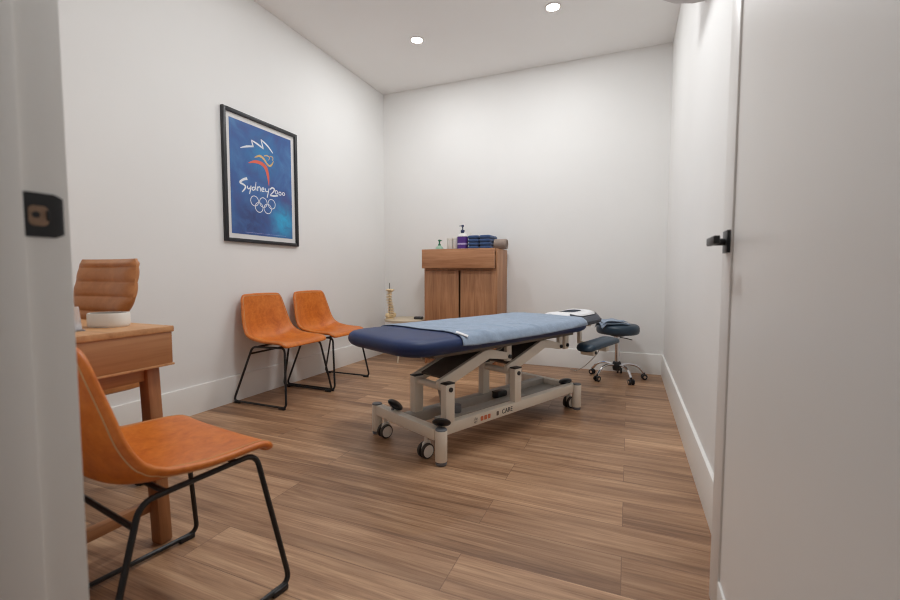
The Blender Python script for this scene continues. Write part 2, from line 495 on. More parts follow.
for s, wd in (
    ([(-.150, .004), (-.185, -.009), (-.213, -.034), (-.183, -.044), (-.167, -.057), (-.178, -.078), (-.198, -.099)], [.02, .016, .015, .012, .013, .011, .006]),
    ([(-.15, -.046), (-.147, -.064), (-.133, -.064), (-.119, -.043)], [.007, .009, .007]),
    ([(-.117, -.04), (-.123, -.068), (-.133, -.103)], [.008, .009, .007]),
    ([(-.078, -.045), (-.101, -.049), (-.109, -.064), (-.094, -.069), (-.077, -.05)], [.007, .008, .008]),
    ([(-.071, -.006), (-.075, -.037), (-.072, -.067)], [.006, .008, .008]),
    ([(-.058, -.036), (-.057, -.068)], [.007, .009]),
    ([(-.057, -.05), (-.043, -.034), (-.032, -.043), (-.028, -.067)], [.006, .008, .007]),
    ([(-.018, -.055), (.003, -.046), (-.004, -.035), (-.018, -.046), (-.015, -.063), (.008, -.06)], [.006, .008, .006]),
    ([(.017, -.036), (.022, -.058), (.043, -.053)], [.007, .008, .006]),
    ([(.054, -.03), (.043, -.067), (.032, -.103)], [.008, .009, .007]),
    ([(.063, -.035), (.086, -.019), (.106, -.026), (.098, -.046), (.061, -.081)], [.01, .012, .012, .01, .008]),
    ([(.061, -.081), (.1, -.079), (.142, -.071)], [.011, .013, .01]),
):
    ribbon(tx, s, wd)
def loop(mb, cy, cz, ry, rz, w, n=28):
    P = [(cy + ry * math.cos(2 * PI * k / n), cz + rz * math.sin(2 * PI * k / n)) for k in range(n)]
    rs = []
    for k in range(n):
        c, s = math.cos(2 * PI * k / n), math.sin(2 * PI * k / n)
        rs.append([V((x, cy + (ry + q) * c, cz + (rz + q) * s)) for x, q in ((XP, w / 2), (XP, -w / 2), (XP - .0007, -w / 2), (XP - .0007, w / 2))])
    mb.rings(rs, loop=True)
loop(tx, .128, -.046, .013, .013, .007); loop(tx, .165, -.05, .013, .012, .007); loop(tx, .203, -.047, .013, .011, .007)
obj('lettering', tx, M['ink'], pr, label='white brush lettering reading Sydney 2000')
rg = MB()
for cy, cz in ((-.088, -.146), (-.006, -.146), (.076, -.146), (-.047, -.187), (.036, -.187)):
    loop(rg, cy, cz, .036, .036, .0055, 36)
obj('rings_mark', rg, M['ink'], pr, label='five linked white rings')
zz = MB()
ribbon(zz, [(-.203, .209), (-.148, .232), (-.085, .249)], [.006, .014, .012])
ribbon(zz, [(-.088, .246), (-.096, .268), (-.104, .289)], [.012, .011, .008])
ribbon(zz, [(-.104, .289), (-.049, .276), (.008, .256)], [.008, .014, .012])
ribbon(zz, [(.006, .256), (-.004, .286), (-.014, .318)], [.012, .01, .008])
ribbon(zz, [(-.014, .318), (.047, .289), (.101, .246)], [.009, .014, .007])
obj('zigzag_stroke', zz, M['ink'], pr)
gd = MB()
ribbon(gd, [(-.078, .172), (-.028, .194), (.011, .179), (.038, .153), (.064, .142), (.088, .158), (.105, .187)], [.006, .018, .016, .013, .014, .012, .005])
ribbon(gd, [(.012, .204), (.04, .213), (.066, .205), (.055, .182)], [.006, .009, .008, .004])
ribbon(gd, [(.07, .218), (.099, .213), (.095, .189)], [.005, .008, .005])
obj('runner_arms', gd, M['gold'], pr)
rd = MB()
ribbon(rd, [(-.134, .12), (-.076, .141), (-.018, .142), (.026, .118), (.046, .062), (.053, -.008)], [.006, .021, .027, .03, .024, .005], 10)
obj('runner_legs', rd, M['red'], pr)
obj('small_print', MB().box((XP - .0003, .02, -PH + .075), (.0006, .40, .0014)), M['lilac'], pr)

# ------------------------------------------------------------------ shell chairs
def make_chair(name, label):
    t = thing(name, label, 'chair')
    prof = catmull([(.208, 0, .404), (.2, 0, .419), (.17, 0, .427), (.09, 0, .422), (-.02, 0, .416), (-.105, 0, .418),
                    (-.158, 0, .452), (-.186, 0, .52), (-.2, 0, .61), (-.21, 0, .69), (-.218, 0, .757)], 4)
    n = len(prof) - 1
    wid = [(0, .205), (.12, .222), (.3, .236), (.5, .236), (.62, .234), (.75, .22), (.9, .198), (1, .186)]
    curl = [(0, .0), (.15, .006), (.35, .028), (.5, .062), (.6, .062), (.75, .04), (.9, .022), (1, .012)]
    def ip(tab, u):
        for (a, x), (b, y) in zip(tab, tab[1:]):
            if u <= b: return x + (y - x) * (u - a) / (b - a)
        return tab[-1][1]
    def f(u, v):
        i = min(int(u * n + 1e-6), n)
        p = prof[i]
        d = (prof[min(i + 1, n)] - prof[max(i - 1, 0)]).normalized()
        nr = V((d.z, 0, -d.x))
        s = v * 2 - 1
        w = ip(wid, u)
        if u < .04: w -= .018 * (1 - u / .04) ** 2
        if u > .93: w -= .022 * ((u - .93) / .07) ** 2
        top = 0
        if u > .9: top = .006 * (1 - s * s) * (u - .9) / .1
        q = p + nr * (ip(curl, u) * abs(s) ** 2.6)
        return V((q.x, s * w, q.z + top))
    mb = MB().grid(f, n, 16)
    shell = obj('seat_shell', mb, M['leather'], t, sharp=180, solid=.02, sub=1)
    # a fine seam a finger's width inside the rim, on either face
    def fn(u, v):
        e = .004
        du = f(min(1, u + e), v) - f(max(0, u - e), v); dv = f(u, min(1, v + e)) - f(u, max(0, v - e))
        return f(u, v), du.cross(dv).normalized()
    q0, q1 = .035, .965
    uv = [(i / n, q0) for i in range(3, n - 1)] + [(.975, q0 + (q1 - q0) * j / 14) for j in range(15)] + [(i / n, q1) for i in range(n - 2, 2, -1)]
    for sd in (-1, 1):
        P_ = []
        for uu, vv in uv:
            p_, n_ = fn(uu, vv); P_.append(p_ + n_ * sd * .0098)
        obj('stitching', MB().tube(P_, .0017, 5), M['stitch'], shell)
    fr = MB()
    R = .0075
    for s in (-1, 1):
        yb, yt_ = s * .239, s * .18
        loopp = fillet([(.236, yb, R + .006), (-.236, yb, R + .006), (-.112, yt_, .394), (.178, yt_, .401)], .035, 6, closed=True)
        fr.tube(loopp, R, 8, closed=True)
    fr.tube([(-.127, -.186, .345), (-.127, .186, .345)], R * .9, 8)
    fr.tube([(.12, -.178, .399), (.12, .178, .399)], R * .9, 8)
    fr.tube([(-.06, -.178, .398), (-.06, .178, .398)], R * .9, 8)
    leg = obj('leg_frame', fr, M['black'], t)
    for s in (-1, 1):
        for x in (.2, -.2):
            obj('floor_glide', MB().box((x, s * .239, .009), (.05, .02, .018), .004), M['plastic'], t)
    return t
ch = make_chair('dining_chair', 'tan leatherette shell chair on black sled legs, nearest the doorway beside the desk')
ch.location = (-1.160, .733, 0); ch.rotation_euler.z = math.radians(82)
ch['group'] = 'tan shell chairs'
for y, lab in ((2.415, 'tan leatherette shell chair on black sled legs under the poster, nearer the desk'),
               (2.928, 'tan leatherette shell chair on black sled legs at left wall, nearer the back corner')):
    c = copy_tree(ch); c.location = (-2.31, y, 0); c.rotation_euler.z = 0; c['label'] = lab

# ------------------------------------------------------------------ desk and what stands on it
dk = thing('office_desk', 'light oak desk with square legs in the near left corner', 'desk', (-1.42, .985, 0))
W, D, Z = 1.1, .57, .73
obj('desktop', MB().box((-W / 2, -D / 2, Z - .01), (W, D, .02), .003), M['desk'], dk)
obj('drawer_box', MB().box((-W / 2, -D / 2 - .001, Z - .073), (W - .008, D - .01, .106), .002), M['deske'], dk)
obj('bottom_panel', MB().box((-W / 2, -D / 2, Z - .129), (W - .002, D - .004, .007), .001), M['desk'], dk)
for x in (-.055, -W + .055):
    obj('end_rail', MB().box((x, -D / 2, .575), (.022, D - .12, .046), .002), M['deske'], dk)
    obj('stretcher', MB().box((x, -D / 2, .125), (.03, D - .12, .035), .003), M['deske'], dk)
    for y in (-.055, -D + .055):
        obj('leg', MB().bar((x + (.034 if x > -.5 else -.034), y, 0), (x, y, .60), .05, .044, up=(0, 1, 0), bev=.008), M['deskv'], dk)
dish = thing('desk_caddy', 'small white rounded tray with a dark top standing on the oak desk', 'container', (-1.595, .885, Z), math.radians(25))
pts = lambda ins, z: [V((a, b, z)) for a, b in rrect(.058 - ins, .045 - ins, .04 - ins, 8)]
obj('body', MB().rings([pts(.004, 0), pts(.001, .004), pts(0, .01), pts(0, .042), pts(.002, .046), pts(.006, .046), pts(.009, .042)]), M['whitep'], dish)
obj('insert', MB().rings([pts(.0088, .036), pts(.0088, .0455), pts(.012, .0465)]), M['dark'], dish)
ah = thing('leaflet_holder', 'clear acrylic sloping leaflet holder at the doorway end of the oak desk', 'holder', (-1.575, .77, Z), math.radians(-15))
R = Euler((0, -.35, 0)).to_matrix()
obj('back_plate', MB().box((-.012, 0, .037), (.003, .05, .075), .001, rot=R), M['acrylic'], ah)
obj('base', MB().box((.012, 0, .002), (.05, .05, .004), .001), M['acrylic'], ah)

# office chair behind the desk
fx = math.radians(270)
oc = thing('office_chair', 'brown leatherette office chair with ribbed back, behind the oak desk', 'office chair', (-2.085, 1.0, 0), fx)
def bk(u, v):
    # u up the back, v across
    z = .50 + u * .468
    w = .14 if u < .4 else (.14 + .07 * min(1, (u - .4) / .26) - .014 * max(0, (u - .66) / .34))
    s = v * 2 - 1
    rib = .014 * abs(math.sin((u + .02) * 7.4 * PI)) ** .5
    x = -.155 - .085 * max(0, u - .5) + .03 * s * s
    if u > .93: w -= .012 * ((u - .93) / .07) ** 2
    return x, s * w, z, rib
rs = []
NU, NV = 132, 24
for i in range(NU + 1):
    u = i / NU
    fr_, bkk = [], []
    for j in range(NV + 1):
        x, y, z, rb = bk(u, j / NV)
        e = (1 - abs(2 * j / NV - 1) ** 8) * (min(1, (1 - u) * 25) if u > .9 else 1)
        th = .005 + .017 * e + rb * e
        fr_.append(V((x + th, y, z)))
        bkk.append(V((x - th * .8, y, z)))
    rs.append(fr_ + bkk[::-1])
obj('backrest', MB().rings(rs), M['leather2'], oc, sharp=60)
pts = lambda ins, z: [V((a + .02, b, z)) for a, b in rrect(.235 - ins, .235 - ins, .09, 6)]
obj('seat', MB().rings([pts(.03, .43), pts(.004, .44), pts(0, .46), pts(.006, .485), pts(.03, .496), pts(.12, .5)]), M['leather2'], oc)
obj('back_bracket', MB().tube(fillet([(.0, 0, .425), (-.2, 0, .425), (-.235, 0, .60)], .06, 6), .018, 8), M['chrome'], oc)
obj('gas_lift', MB().cyl((.02, 0, .1), (.02, 0, .43), .025, n=16), M['chrome'], oc)
for k in range(5):
    a = k * 2 * PI / 5 + 1.13
    d = V((math.cos(a), math.sin(a), 0))
    c0 = V((.02, 0, 0))
    sp_ = obj('base_spoke', MB().tube([c0 + d * .02 + V((0, 0, .105)), c0 + d * .25 + V((0, 0, .068))], [.022, .014], 8), M['chrome'], oc)
    obj('caster', MB().cyl(c0 + d * .245 + V((-d.y, d.x, 0)) * .02 + V((0, 0, .026)), c0 + d * .245 - V((-d.y, d.x, 0)) * .02 + V((0, 0, .026)), .026, n=16, bev=.004).cyl(c0 + d * .25 + V((0, 0, .03)), c0 + d * .25 + V((0, 0, .07)), .009, n=10), M['plastic'], oc)

# ------------------------------------------------------------------ treatment table (local x towards the head end)
tt = thing('treatment_table', 'navy padded treatment table on a cream steel lifting frame in the middle of the room', 'treatment table', (-.816, 2.539, 0), math.radians(65))
MC, MX, MY, MR = -.04, .79, .33, .16
TAB = [(0, .562), (.003, .576), (.010, .587), (.022, .595), (.05, .601), (.1, .604), (.2, .606), (1, .606)]
def topz(d):
    if d <= 0: return TAB[0][1]
    for (a, x), (b, y) in zip(TAB, TAB[1:]):
        if d <= b: return x + (y - x) * (d - a) / (b - a)
def mring(ins, z):
    return [V((a, b, z)) for a, b in rrect(MX - ins, MY - ins, max(.012, MR - ins), 8, MC, 0)]
mm = MB().rings([mring(.17, .512), mring(.10, .512), mring(.065, .515), mring(.036, .522), mring(.014, .534), mring(.003, .549)] +
                [mring(a, z) for a, z in TAB[:-1]] + [mring(.28, .606)])
mat_o = obj('mattress', mm, M['navy'], tt, sharp=70)
# head section with a face hole
hd = MB()
HX, HY = .19, .2
def tilt(p):
    return Matrix.Rotation(-.035, 3, 'Y') @ (p - V((.77, 0, .575))) + V((.77, 0, .575))
def hring(ins, z, hole=None):
    out = []
    base = rrect(HX, HY, .11, 8, 0, 0)
    for (a, b) in base:
        ang = math.atan2(b, a)
        if hole:
            q = V((hole[0] * math.cos(ang) - .01, hole[1] * math.sin(ang), 0))
        else:
            L_ = math.hypot(a, b); k = (L_ - ins) / L_
            q = V((a * k, b * k, 0))
        zz_ = z - .042 * (abs(q.y) / HY) ** 2 * (1 if z > .56 else 0)
        out.append(tilt(V((q.x + .965, q.y, zz_))))
    return out
hd.rings([hring(0, .525, (.1, .058)), hring(.02, .525), hring(.004, .534), hring(0, .555), hring(.003, .585), hring(.02, .603),
          hring(.05, .612), hring(0, .610, (.112, .068)), hring(0, .6, (.102, .06))], loop=True)
hs = obj('head_rest', hd, M['grey'], tt, sharp=60, label='charcoal grey head cushion with a face hole')
# side bolsters / arm pads below the head end
for s in (-1, 1):
    cx, cy, cz = .82, s * .315, .432
    pr_ = lambda ins, z: [V((cx + a, cy + b, z + .03 * (-(a / .23) ** 2) + .012 * a / .23)) for a, b in rrect(.205 - ins, .07 - ins, .05 - min(ins, .03), 6)]
    ap = obj('arm_rest', MB().rings([pr_(.03, .418), pr_(.005, .421), pr_(0, .432), pr_(.003, .446), pr_(.014, .456), pr_(.05, .461)]), M['teal'], tt, label='dark teal padded arm rest')
    obj('bracket', MB().box((cx - .13, cy, .386), (.05, .1, .058), .008), M['cream'], ap)
    obj('bracket', MB().box((cx + .05, cy, .39), (.045, .09, .05), .008), M['cream'], ap)
    obj('bolt', MB().cyl((cx - .13, cy - .056, .378), (cx - .13, cy + .056, .378), .011, n=12), M['plastic'], ap)
    obj('hanger', MB().box((.765, s * .2, .47), (.028, .026, .11), .003).bar((.765, s * .2, .425), (.79, s * .3, .41), .03, .024), M['cream'], tt)
obj('head_support', MB().bar((.6, .12, .50), (1.05, .12, .535), .03, .022).bar((.6, -.12, .50), (1.05, -.12, .535), .03, .022).bar((.98, -.16, .525), (.98, .16, .525), .03, .02), M['cream'], tt)
# under-mattress frame
uf = MB()
for l in (-.2, .2):
    uf.bar((-.6, l, .5), (.66, l, .5), .03, .026)
for a in (-.6, -.02, .57, .66):
    uf.bar((a, -.2, .5), (a, .2, .5), .03, .024)
obj('upper_frame', uf, M['dark'], tt)
LO, LI = -.26, -.012          # near and far side of the lifting gear
for a in (-.02, .51, .585):
    for l in (-.2, .0):
        b = obj('lift_bracket', MB().box((a, l, .455), (.042 if a != .51 else .03, .026, .115 if a != .51 else .1), .004), M['cream'], tt)
        obj('bolt', MB().cyl((a, l - .012, .425), (a, l - .022, .425), .012, n=14), M['plastic'], b)
for a0, zf in ((-.545, .35), (-.02, .35)):
    a1, a2 = a0 + .345, a0 + .525
    for l in (-.2, .0):
        am = MB()
        poly = [(a0 - .02, zf - .018), (a0 + .02, zf - .03), (a1 + .01, .438), (a2 - .02, .408), (a2 + .02, .412), (a2 + .02, .442), (a1 + .03, .484), (a1 - .03, .484), (a0 - .02, zf + .02)]
        am.prism(poly, -.012, .012, Matrix.Translation((0, l, 0)) @ Matrix(((1, 0, 0, 0), (0, 0, 1, 0), (0, 1, 0, 0), (0, 0, 0, 1))), .003)
        obj('lift_arm', am, M['cream'], tt)
    cv = MB().bar((a0 + .03, -.1, zf + .022), (a1 - .02, -.1, .474), .18, .012)
    obj('arm_cover', cv, M['dark'], tt)
    obj('pivot_tube', MB().cyl((a0, LO, zf - .012), (a0, LI, zf - .012), .018, n=16), M['cream'], tt)
    obj('pivot_tube', MB().cyl((a2 - .0, -.2, .425), (a2 - .0, 0, .425), .012, n=14), M['cream'], tt)
# posts on the base
for a in (-.548, -.02):
    for l in (LO, LI):
        p = obj('post', MB().box((a, l, .265), (.058, .042, .20), .004), M['cream'], tt)
        obj('post_cap', MB().box((a, l, .367), (.06, .044, .007), .002), M['plastic'], p)
        obj('bolt', MB().cyl((a, l - .02, .338), (a, l - .027, .338), .012, n=14), M['plastic'], p)
obj('base_rail', MB().box((-.02, LO, .145), (1.2, .045, .058), .006), M['cream'], tt)
obj('base_rail', MB().box((-.02, LI, .142), (1.2, .06, .058), .006), M['creamd'], tt)
obj('drive_channel', MB().box((-.15, -.135, .134), (.7, .075, .03), .004), M['creamd'], tt)
obj('base_plate', MB().box((.385, -.12, .128), (.36, .26, .012), .002), M['creamd'], tt)
obj('drive_motor', MB().cyl((-.36, -.12, .14), (-.36, -.12, .19), .03, n=16, bev=.004), M['greyp'], tt)
obj('gear_housing', MB().box((.07, -.06, .155), (.09, .06, .045), .01), M['plastic'], tt)
obj('drive_column', MB().bar((-.42, -.12, .15), (-.46, -.12, .33), .05, .04, up=(0, 1, 0)), M['creamd'], tt)
for a in (-.637, .59):
    obj('crossbar', MB().box((a, -.037 if a < 0 else 0, .142), (.05, .5, .056), .005), M['cream'], tt)
    for l in ((-.312, .238) if a < 0 else (-.29, .29)):
        sgn = 1 if a > 0 else -1
        ft = obj('foot_post', MB().cyl((a, l, .018), (a, l, .168), .029, n=24, bev=.002), M['cream'], tt)
        obj('foot_pad', MB().lathe([(.024, 0), (.027, .003), (.027, .012), (.02, .018)], (a, l, 0), n=20), M['greyp'], ft)
        obj('foot_cap', MB().lathe([(.0285, .168), (.0285, .171), (.026, .174), (.001, .175)], (a, l, 0), n=20), M['greyp'], ft)
        s = 1 if l > 0 else -1
        lc = (-.2 if s < 0 else .155) if a < 0 else s * .232
        cc = obj('caster', MB().cyl((a, lc, .085), (a, lc, .112), .009, n=12).prism([(-.028, .045), (-.02, .078), (.0, .088), (.022, .082), (.03, .05), (.0, .04)], -.006, .006,
                 Matrix.Translation((a, lc, 0)) @ Matrix(((1, 0, 0, 0), (0, 0, 1, 0), (0, 1, 0, 0), (0, 0, 0, 1))), .002), M['whitep'], tt)
        for q in (-.015, .015):
            obj('wheel', MB().cyl((a - .004, lc + q - .0085, .038), (a - .004, lc + q + .0085, .038), .038, n=28, bev=.004), M['tyre'], cc)
        for q in (-.0245, .0225):
            obj('hub_cap', MB().lathe([(.031, -.002), (.03, .002), (.012, .004), (.001, .004)] if q > 0 else [(.001, -.002), (.012, -.002), (.03, 0), (.031, .004)], (a - .004, lc + q, .038), (0, 1, 0), 20), M['whitep'], cc)
        lp = -.295 if (a < 0 and l < 0) else (.085 if a < 0 else s * .212)
        tl = Euler((s * .45, .45, 0) if a < 0 else (s * .1, -.12, 0)).to_matrix()
        pd = obj('pedal', MB().ell((a + .045 * -sgn * (1 if a < 0 else 1) * .4, lp, .196 if a < 0 else .178), (.05, .042, .016), rot=tl), M['plastic'], tt)
        obj('pedal_shaft', MB().cyl((a, lp, .15), (a, lp, .185), .008, n=10), M['steel'], pd)
# printed mark on the near rail
def text(body, size, name, m, parent, Mx):
    cu = bpy.data.curves.new(name, 'FONT'); cu.body = body; cu.size = size; cu.extrude = .0007; cu.align_x = 'LEFT'
    to = bpy.data.objects.new(name, cu); C.objects.link(to)
    bpy.context.view_layer.update()
    me = bpy.data.meshes.new_from_object(to.evaluated_get(bpy.context.evaluated_depsgraph_get()))
    bpy.data.objects.remove(to); bpy.data.curves.remove(cu)
    me.transform(Mx); me.name = name
    o = bpy.data.objects.new(name, me); C.objects.link(o); me.materials.append(m); o.parent = parent
    return o
yr = LO - .0231
RX = Matrix.Rotation(PI / 2, 4, 'X')
rail = [o for o in tt.children if o.name.startswith('base_rail')][0]
text('CARE', .037, 'lettering', M['plastic'], rail, Matrix.Translation((-.165, yr, .133)) @ RX)
lg = MB()
for k in range(8):
    a = k * PI / 4
    lg.bar((-.372 + .006 * math.cos(a), yr, .145 + .006 * math.sin(a)), (-.372 + .016 * math.cos(a), yr, .145 + .016 * math.sin(a)), .001, .004, up=(0, 1, 0), bev=0)
obj('emblem', lg, M['plastic'], rail)
lg2 = MB()
for k, x in enumerate((-.325, -.297, -.269)):
    lg2.prism(rrect(.0105, .012, .004, 3, x, .145), -.0004, .0004, Matrix.Translation((0, yr, 0)) @ Matrix(((1, 0, 0, 0), (0, 0, 1, 0), (0, 1, 0, 0), (0, 0, 0, 1))))
obj('emblem', lg2, M['orange'], rail)
obj('emblem', MB().prism(rrect(.009, .012, .004, 3, -.2, .145), -.0004, .0004, Matrix.Translation((0, yr, 0)) @ Matrix(((1, 0, 0, 0), (0, 0, 1, 0), (0, 1, 0, 0), (0, 0, 0, 1)))), M['dark'], rail)
obj('power_cable', MB().tube(catmull([(.87, -.3, .385), (1.0, -.2, .30), (1.25, .04, .14), (1.5, .26, .03), (1.58, .32, .006), (1.62, .4, .006)], 6), .003, 6), M['creamd'], tt)

# light blue towel over the table
A0, A1 = -.51, .725
def towel(u, v):
    a = A0 + (A1 - A0) * u
    # across: left edge -> right overhang
    hang = (.024 if a < .1 else max(.003, .024 - (a - .1) * .04)) - .012 * max(0, min(1, (-.42 - a) / .1))
    de = MC + MX - a
    corner = 0
    if de < MR:
        corner = MR - math.sqrt(max(0, MR * MR - (MR - max(de, 0)) ** 2))
    wl, wr = MY - corner - .012, MY - corner
    Ltot = wl + wr + hang
    s = v * Ltot
    if s < wl + wr:
        l = wl - s; d = min(MY - corner - abs(l), max(de, 0))
        z = topz(max(d, .0)) + .006
        y = l
        if d < .01: y -= .004
    else:
        k = s - wl - wr
        y = -wr - .006 - .004 * math.sin(min(1, k / .03) * PI / 2)
        z = TAB[0][1] + .006 - k * .62
    # foot edge wanders, with a lower flap at the right corner
    fe = (1 - u) ** 3
    a2 = a + fe * (.09 * (v - .5) - (.06 if v > .72 else 0) * ((v - .72) / .28 if v > .72 else 0) + .012 * math.sin(v * 9))
    n = noise.noise(V((a * 7, s * 4, 1.3))) * .0035 + noise.noise(V((a * 2.5 + s * 3, s * 11 - a * 3, 7.1))) * .003
    for fa, fs, fd, fw_, fh in ((-.33, .62, 1.2, .02, .007), (-.15, .5, .45, .016, .006), (.05, .55, .8, .018, .005), (.25, .35, -.5, .02, .005), (-.42, .35, .3, .02, .004)):
        q = ((a - fa) - fd * (s - fs)) / math.hypot(1, fd)
        w_ = math.exp(-((s - fs) / .16) ** 2 - ((a - fa) / .22) ** 2)
        n += fh * math.exp(-(q / fw_) ** 2) * w_
    if s < wl + wr: z += abs(n) + n * .4
    else: y -= abs(n) * 1.2
    return V((a2, y, z))
tw = MB().grid(towel, 90, 64)
two = obj('bath_towel', tw, M['towel'], None, sharp=180, solid=.004)
two.location = tt.location; two.rotation_euler = tt.rotation_euler
tag(two, 'light blue bath towel spread over the navy treatment table', 'towel')
tg = MB().bar((-.512, -.280, .621), (-.478, -.330, .601), .016, .004, up=(0, -.7, .7), bev=.001)
obj('care_tag', tg, M['white'], two, label='white woven tag')

# white cloth on the head cushion
wc = thing('face_cloth', 'white cloth lying over the grey head cushion of the treatment table', 'cloth', tt.location, math.radians(65))
wm = MB()
def wring(ins, z, hole=None): return [p + V((0, 0, .005)) for p in hring(ins, z, hole)]
R0, R1, R2, R3 = wring(-.002, .575), wring(.016, .604), wring(.05, .613), wring(0, .611, (.112, .068))
n = len(R0)
def ang(p): return math.atan2(p.y, p.x - .965)
bm = wm.bm
cols = {k: [bm.verts.new(r[k]) for r in (R0, R1, R2, R3)] for k in range(n)}
for k in range(n):
    k2 = (k + 1) % n
    bare = all(-2.7 < ang(R1[q]) < -.55 for q in (k, k2))      # the wing on the stool side stays uncovered
    for i in range(2 if bare else 0, 3):
        bm.faces.new((cols[k][i], cols[k2][i], cols[k2][i + 1], cols[k][i + 1]))
bmesh.ops.delete(bm, geom=[v for v in bm.verts if not v.link_faces], context='VERTS')
obj('cloth_sheet', wm, M['white'], wc, sharp=180, solid=.003)

# ------------------------------------------------------------------ rolling stool
SX, SY = -.078, 3.965
stl = thing('rolling_stool', 'round dark teal rolling stool on a chrome star base by the back wall', 'stool', (SX, SY, 0), math.radians(15))
obj('seat', MB().lathe([(.12, .392), (.16, .394), (.171, .402), (.175, .42), (.175, .445), (.17, .462), (.155, .472), (.1, .478), (.001, .48)], n=40), M['teal'], stl, sharp=60)
obj('seat_plate', MB().cyl((0, 0, .372), (0, 0, .392), .06, n=20, bev=.003), M['plastic'], stl)
obj('gas_lift', MB().cyl((0, 0, .10), (0, 0, .374), .021, n=18).cyl((0, 0, .35), (0, 0, .375), .03, n=18), M['chrome'], stl)
obj('height_lever', MB().tube([(0, 0, .362), (.06, -.05, .358), (.1, -.08, .35)], .004, 6), M['plastic'], stl)
obj('hub', MB().lathe([(.02, .07), (.032, .075), (.036, .1), (.036, .135), (.028, .15), (.022, .15)], n=20), M['plastic'], stl)
for k in range(5):
    a = math.radians(72 * k + 70); d = V((math.cos(a), math.sin(a), 0)); q = V((-d.y, d.x, 0))
    obj('base_spoke', MB().tube(catmull([d * .03 + V((0, 0, .122)), d * .11 + V((0, 0, .128)), d * .175 + V((0, 0, .108)), d * .222 + V((0, 0, .058))], 5), .0105, 8), M['chrome'], stl)
    c_ = d * .226
    cs = obj('caster', MB().cyl(c_ + V((0, 0, .035)), c_ + V((0, 0, .062)), .007, n=10).box(c_ + V((0, 0, .034)), (.022, .022, .022), .006), M['plastic'], stl)
    for s in (-1, 1):
        obj('wheel', MB().cyl(c_ + q * s * .008 + V((0, 0, .024)), c_ + q * s * .022 + V((0, 0, .024)), .024, n=20, bev=.003), M['plastic'], cs)
        obj('hub_cap', MB().cyl(c_ + q * s * .0218 + V((0, 0, .024)), c_ + q * s * .0235 + V((0, 0, .024)), .011, n=14), M['chrome'], cs)
# crumpled folded towel on the stool
ft = thing('hand_towel', 'crumpled light blue towel lying on the round teal stool', 'towel', (SX - .055, SY - .02, .477), math.radians(20))
def fold(v0, amp, z0, lift, hangl):
    def f(u, v):
        x = -.11 + .23 * u; y = -.125 + .23 * v
        z = z0 + lift * math.sin(PI * u) + amp * noise.noise(V((x * 16 + v0, y * 13, v0 * 3)))
        r = math.hypot(x - .055, y + .02 + .0)
        if r > .165: z -= (r - .165) * hangl
        return V((x + .01 * noise.noise(V((y * 9, v0, 2))), y, z))
    return f
obj('lower_fold', MB().grid(fold(.3, .006, .008, .004, 1.3), 26, 24), M['towel'], ft, sharp=180, solid=.006)
def upper(u, v):
    x = -.1 + .2 * u; y = -.12 + .2 * v
    z = .024 + .014 * math.sin(PI * u) * (1 - .5 * v) + .008 * noise.noise(V((x * 14, y * 12, 4)))
    r = math.hypot(x - .055, y + .02)
    if r > .165: z -= (r - .165) * .9
    return V((x, y, z))
obj('upper_fold', MB().grid(upper, 24, 22), M['towel'], ft, sharp=180, solid=.006)

# ------------------------------------------------------------------ storage cabinet
cx0, cx1, cy0, cy1, ch_ = -1.893, -1.137, 3.90, 4.248, 1.141
cb = thing('storage_cabinet', 'brown wooden cabinet with a wide drawer above two doors against the back wall', 'cabinet', ((cx0 + cx1) / 2, (cy0 + cy1) / 2, 0))
hw, hd_ = (cx1 - cx0) / 2, (cy1 - cy0) / 2
body = MB()
body.box((-hw + .009, 0, ch_ / 2), (.018, 2 * hd_, ch_), .001).box((hw - .009, 0, ch_ / 2), (.018, 2 * hd_, ch_), .001)
body.box((0, 0, ch_ - .009), (2 * hw - .036, 2 * hd_, .018)).box((0, 0, .07), (2 * hw - .036, 2 * hd_ - .01, .018)).box((0, hd_ - .006, ch_ / 2), (2 * hw - .036, .006, ch_ - .02))
body.box((0, 0, .945), (2 * hw - .036, 2 * hd_ - .01, .018)).box((0, -hd_ + .03, .03), (2 * hw - .036, .016, .06))
obj('body', body, M['cabv'], cb)
for s in (-1, 1):
    obj('door', MB().box((s * (hw / 2 - .002) , -hd_ + .006, .507), (hw - .024, .018, .855), .0015), M['cabv'], cb)
obj('drawer', MB().box((-.006, -hd_ - .05, 1.05), (2 * hw - .012, .02, .186), .002).box((0, -.02, 1.03), (2 * hw - .06, 2 * hd_ - .06, .1)), M['cabh'], cb)

top = ch_
def folded(x, y, z, w, d, h, label):
    t = thing('folded_towel', label, 'towel', (x, y, z), random.uniform(-.03, .03), 'folded blue towels on the cabinet')
    for k in range(2):
        hh = h / 2
        def f(ins, zz): return [V((a, b, zz)) for a, b in rrect(w / 2 - ins, d / 2 - ins, .018, 5)]
        z0 = k * hh
        obj('fold', MB().rings([f(.008, z0), f(.001, z0 + hh * .25), f(0, z0 + hh * .5), f(.002, z0 + hh * .8), f(.01, z0 + hh)]), M['towel2'], t, sharp=70)
for i, x in enumerate((-1.398, -1.28)):
    for j in range(2):
        folded(x, 4.07, top + j * .0675, .114, .24, .067, '%s folded blue towel of the %s stack on the cabinet' % (('bottom', 'top')[j], ('left', 'right')[i]))
rl = thing('rolled_towel', 'rolled beige towel lying at the right end of the cabinet top', 'towel', (-1.155, 4.07, top + .05))
sp_pts = []
for k in range(90):
    a = k / 89 * 7 * PI; r = .008 + .041 * k / 89
    sp_pts.append((r * math.cos(a), r * math.sin(a)))
rm = MB().lathe([(.001, -.058), (.03, -.058), (.046, -.06), (.05, -.055), (.05, .055), (.046, .06), (.03, .058), (.001, .058)], (0, 0, 0), (1, 0, 0), 28)
obj('roll', rm, M['beige'], rl)
